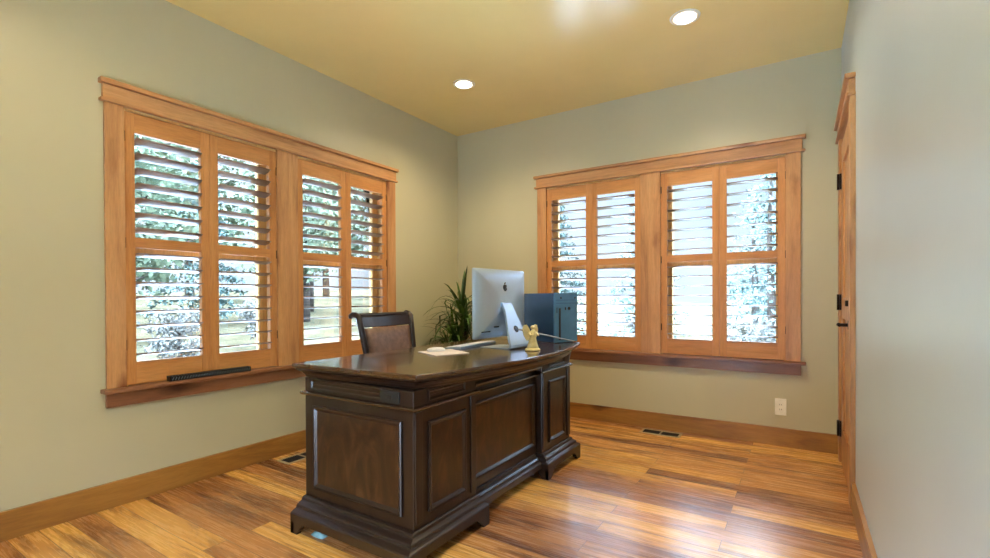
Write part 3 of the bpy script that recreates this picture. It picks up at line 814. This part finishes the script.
# ---------------------------------------------------------------- plant
pl = empty('potted_plant', (.33, -.42, 0)); tag(pl, 'tall potted spiky green plant standing in the room corner behind the desk', 'plant')
MB().lathe([(.11, 0), (.13, .01), (.17, .28), (.185, .34), (.19, .36), (.175, .36), (.165, .33), (.02, .33)], (0, 0, 0), 28).obj('pot', POTM, pl, world=False)
MB().lathe([(.165, .325), (.12, .335), (.01, .34)], (0, 0, 0), 20).obj('soil', SOIL, pl, world=False)
def blade(m, p, d, L, w, droop, n=7):
    p = Vector(p); d = Vector(d).normalized(); side = d.cross(Vector((0, 0, 1)))
    if side.length < .05: side = Vector((1, 0, 0))
    side.normalize(); pts = []
    for k in range(n+1):
        t = k/n; q = p+d*L*t+Vector((0, 0, -droop*L*t*t*(1.2+t*.6)))
        ww = w*(1-t)**.6*(.55+.9*min(1, t*3))*.5
        pts.append((q, ww))
    prev = None
    for q, ww in pts:
        up = Vector((0, 0, ww*.35)); q = Vector((max(q.x, -.285), min(q.y, .365), max(q.z, .02)))
        cur = (m.bm.verts.new(q-side*ww+up), m.bm.verts.new(q), m.bm.verts.new(q+side*ww+up))
        if prev:
            for i in (0, 1):
                fc = m.bm.faces.new((prev[i], prev[i+1], cur[i+1], cur[i])); fc.smooth = True
        prev = cur
def pobj(m, name, mat):
    o = m.obj(name, mat, pl, world=False); o['kind'] = 'stuff' if False else ''; del o['kind']; return o
stm = MB()
heads = [(-.06, .0, .72), (.0, .04, .98), (.05, .03, .86), (.03, -.03, .66), (-.07, -.05, .52)]
for hx, hy_, hz_ in heads:
    stm.tube([(hx*.3, hy_*.3, .32), (hx*.8, hy_*.8, .32+(hz_-.32)*.5), (hx, hy_, hz_)], [.016, .014, .012], 8)
stm.obj('stem', BARK, pl, world=False)
m = MB()
for hx, hy_, hz_ in heads:
    for k in range(46):
        t = rnd.uniform(0, 2*PI); el = rnd.uniform(.35, 1.5)
        blade(m, (hx, hy_, hz_-rnd.uniform(0, .12)), (math.cos(t)*math.cos(el), math.sin(t)*math.cos(el), math.sin(el)), rnd.uniform(.30, .60), rnd.uniform(.018, .032), rnd.uniform(.10, .6))
m.obj('green_leaves', LEAF, pl, world=False)
m = MB()
for k in range(320):
    t = rnd.uniform(0, 2*PI); el = rnd.uniform(.5, 1.4)
    ox, oy = -.09+rnd.uniform(-.05, .06), -.08+rnd.uniform(-.05, .05)
    blade(m, (ox, oy, .33), (math.cos(t)*math.cos(el), math.sin(t)*math.cos(el), math.sin(el)), rnd.uniform(.50, .84), rnd.uniform(.003, .007), rnd.uniform(.2, .55), 8)
m.obj('dry_leaves', DRYLEAF, pl, world=False)

# ---------------------------------------------------------------- recessed lights
def can(x, y, label, vis=True):
    root = empty('recessed_light', (x, y, RH)); tag(root, label, 'ceiling light', 'round recessed ceiling lights')
    MB().lathe([(.060, -.001), (.062, -.006), (.084, -.005), (.086, 0)], (0, 0, 0), 32).obj('trim_ring', WHITE, root, world=False)
    MB().lathe([(.062, -.0072), (.058, -.010), (.03, -.012), (.005, -.0125)], (0, 0, 0), 32).obj('lens', LENS, root, world=False)
    l = bpy.data.lights.new('recessed_light_lamp', 'SPOT'); l.energy = CAN_POWER*(7.2 if vis else 3); l.color = (1, .80, .52); l.shadow_soft_size = .05
    l.spot_size = math.radians(150); l.spot_blend = 1
    o = bpy.data.objects.new('recessed_light_lamp', l); COL.objects.link(o); o.parent = root; o.location = (0, 0, -.02)
can(.777, -.942, 'small round recessed ceiling light near the corner, left of the two')
can(2.411, -.943, 'small round recessed ceiling light nearer the door, right of the two')
can(.777, -3.3, 'small round recessed ceiling light above the floor near the left wall, out of frame', False)
can(2.411, -3.3, 'small round recessed ceiling light overhead near the right wall, out of frame', False)

# ---------------------------------------------------------------- outdoors
gm = MB(); nx, ny = 40, 40
vv = {}
for i in range(nx+1):
    for j_ in range(ny+1):
        x = -34+74*i/nx; y = -24+64*j_/ny
        dist = max(0, -x-2)*.6+max(0, y-2)*.25
        z = -.55+.095*dist+.25*math.sin(x*.31+1)*math.cos(y*.27)*min(1, dist/3)
        vv[i, j_] = gm.bm.verts.new((x, y, z))
for i in range(nx):
    for j_ in range(ny):
        fc = gm.bm.faces.new((vv[i, j_], vv[i+1, j_], vv[i+1, j_+1], vv[i, j_+1])); fc.smooth = True
g_ = gm.obj('ground', GROUND); g_['kind'] = 'structure'
BOUNCE = paint('pale_bounce_slab', (198, 206, 214), .8, .3)
pm = MB().box((-6.8, -5, -.45), (-.3, 4.2, -.36), .01).box((-.3, .3, -.45), (6, 4.2, -.36), .01).box((-.3, -10, -.45), (5, -4.9, -.36), .01)  # unseen pale slabs added outside to bounce daylight up to the ceiling
pm.obj('bounce_slab', BOUNCE)['kind'] = 'structure'
def gz(x, y):
    dist = max(0, -x-2)*.6+max(0, y-2)*.25
    return -.55+.095*dist+.25*math.sin(x*.31+1)*math.cos(y*.27)*min(1, dist/3)
def leaf_quad(m, c, s):
    a = Vector((rnd.gauss(0, 1), rnd.gauss(0, 1), rnd.gauss(0, 1))).normalized(); b = a.orthogonal().normalized()
    c = Vector(c); m.quad(c-a*s, c-b*s*.5, c+a*s, c+b*s*.5)
def make_tree(H, spread, n, leafmat, kind):
    root = empty('tree', (0, 0, 0))
    t = MB(); t.tube([(0, 0, -.3), (.03, .02, H*.3), (-.04, .05, H*.6), (0, 0, H*.92)], [.045*H**.7, .035*H**.7, .02*H**.7, .006*H], 8)
    m = MB()
    if kind == 'leafy':
        for k in range(22):
            z = H*rnd.uniform(.22, .9); a = rnd.uniform(0, 2*PI); Lb = spread*rnd.uniform(.5, 1)*(1.1-.6*abs(z/H-.55))
            e = (math.cos(a)*Lb, math.sin(a)*Lb, z+Lb*.35)
            t.tube([(0, 0, z), (e[0]*.5, e[1]*.5, z+Lb*.1), e], [.025*H**.4, .016*H**.4, .005], 5)
            for q in range(n//22):
                s = rnd.uniform(.35, 1.1)
                leaf_quad(m, (e[0]*s+rnd.gauss(0, .22*spread*.6), e[1]*s+rnd.gauss(0, .22*spread*.6), z+(e[2]-z)*s+rnd.gauss(0, .2*spread*.6)), rnd.uniform(.05, .10)*H**.3)
    else:
        tiers = 14
        for k in range(tiers):
            z = H*(.10+.86*k/tiers); Lb = spread*(1-k/tiers)**.8+.1
            for q in range(9):
                a = rnd.uniform(0, 2*PI); t.tube([(0, 0, z), (math.cos(a)*Lb, math.sin(a)*Lb, z-Lb*.18)], [.012, .004], 4)
                for w in range(max(1, int(n/tiers/9*(1-k/tiers+.3)))):
                    s = rnd.uniform(.15, 1.05); leaf_quad(m, (math.cos(a)*Lb*s+rnd.gauss(0, .09), math.sin(a)*Lb*s+rnd.gauss(0, .09), z-Lb*.18*s+rnd.gauss(0, .07)), rnd.uniform(.06, .12))
    t.obj('trunk', BARK, root, world=False); m.obj('foliage', leafmat, root, world=False)
    return root
TA = make_tree(6.5, 2.4, 3600, TREELEAF, 'leafy'); TB = make_tree(7.5, 1.9, 4200, PINELEAF, 'pine'); TCm = make_tree(3.0, 1.2, 2200, SHRUB, 'leafy')
used = set()
PLACES = []
def put(T_, x, y, rz, s, what, cat='tree', grp='trees outside the windows'):
    PLACES.append((T_, x, y, rz, s, what, cat, grp))
for x, y, rz, s in ((-11.5, 1.2, 0, .95), (-12.5, 7.2, 1, 1.0), (-18.5, 3.6, 2, 1.2), (-18.5, 11.8, .5, 1.2), (-25, 9.0, 4, 1.5), (-24.5, 17.5, 3, 1.5), (-12, 13.0, 4, .95)):
    put(TA, x, y, rz, s, 'leafy tree')
for x, y, rz, s in ((-15.8, -1.6, 0, .95), (-14.2, 4.4, 0, .8), (-26, 2.0, 1, 1.4)):
    put(TB, x, y, rz, s, 'dark conifer')
for x, y, rz, s in ((2.5, 7.2, 0.4, .60), (-.4, 8.6, 1.4, .62), (4.9, 10.2, 3.0, .66), (-3.4, 9.6, 5.0, .62), (1.9, 11.8, 1.0, .7)):
    put(TB, x, y, rz, s, 'bluish green conifer')
put(TA, 5.0, 6.6, 1.7, .50, 'small leafy tree')
for x, y, rz, s in ((-8.0, .9, 0, .42), (-8.6, 3.1, 1, .45), (-7.9, -1.2, 2, .40)):
    put(TCm, x, y, rz, s, 'low grey green shrub', 'shrub', 'shrubs outside the left window')
for x, y, rz, s in ((.6, 5.1, 3, .36), (2.4, 4.7, 5, .38)):
    put(TCm, x, y, rz, s, 'low grey green shrub', 'shrub', 'shrubs outside the back window')
def seen(x, y):
    cx, cy = 2.99, -3.9724; t = cx/(cx-x) if x < 0 else 9
    yy = cy+(y-cy)*t
    if x < 0 and yy < 0:
        return 'the ' + ('leftmost', 'second', 'third', 'rightmost')[0 if yy < -2.47 else 1 if yy < -1.96 else 2 if yy < -1.45 else 3] + ' shutter panel of the left window'
    t = -cy/(y-cy); xx = cx+(x-cx)*t
    return 'the ' + ('leftmost', 'second', 'third', 'rightmost')[0 if xx < 1.455 else 1 if xx < 1.96 else 2 if xx < 2.475 else 3] + ' shutter panel of the back window'
labels = {}
for k, (T_, x, y, rz, s, what, cat, grp) in enumerate(PLACES):
    labels.setdefault((what, seen(x, y)), []).append((math.hypot(x-2.99, y+3.97), k))
for (what, where), lst in labels.items():
    lst.sort(); nm = {1: [''], 2: ['nearer ', 'farther '], 3: ['nearest ', 'middle distance ', 'farthest ']}[len(lst)]
    for (d_, k), pre in zip(lst, nm):
        T_, x, y, rz, s, what, cat, grp = PLACES[k]
        PLACES[k] = (T_, x, y, rz, s, pre+what+' outdoors, seen through '+where, cat, grp)
for T_, x, y, rz, s, lab, cat, grp in PLACES:
    o = T_ if T_ not in used else copy_tree(T_)
    used.add(T_); o.location = (x, y, gz(x, y)-.02); o.rotation_euler = (0, 0, rz); o.scale = (s, s, s); tag(o, lab, cat, grp)
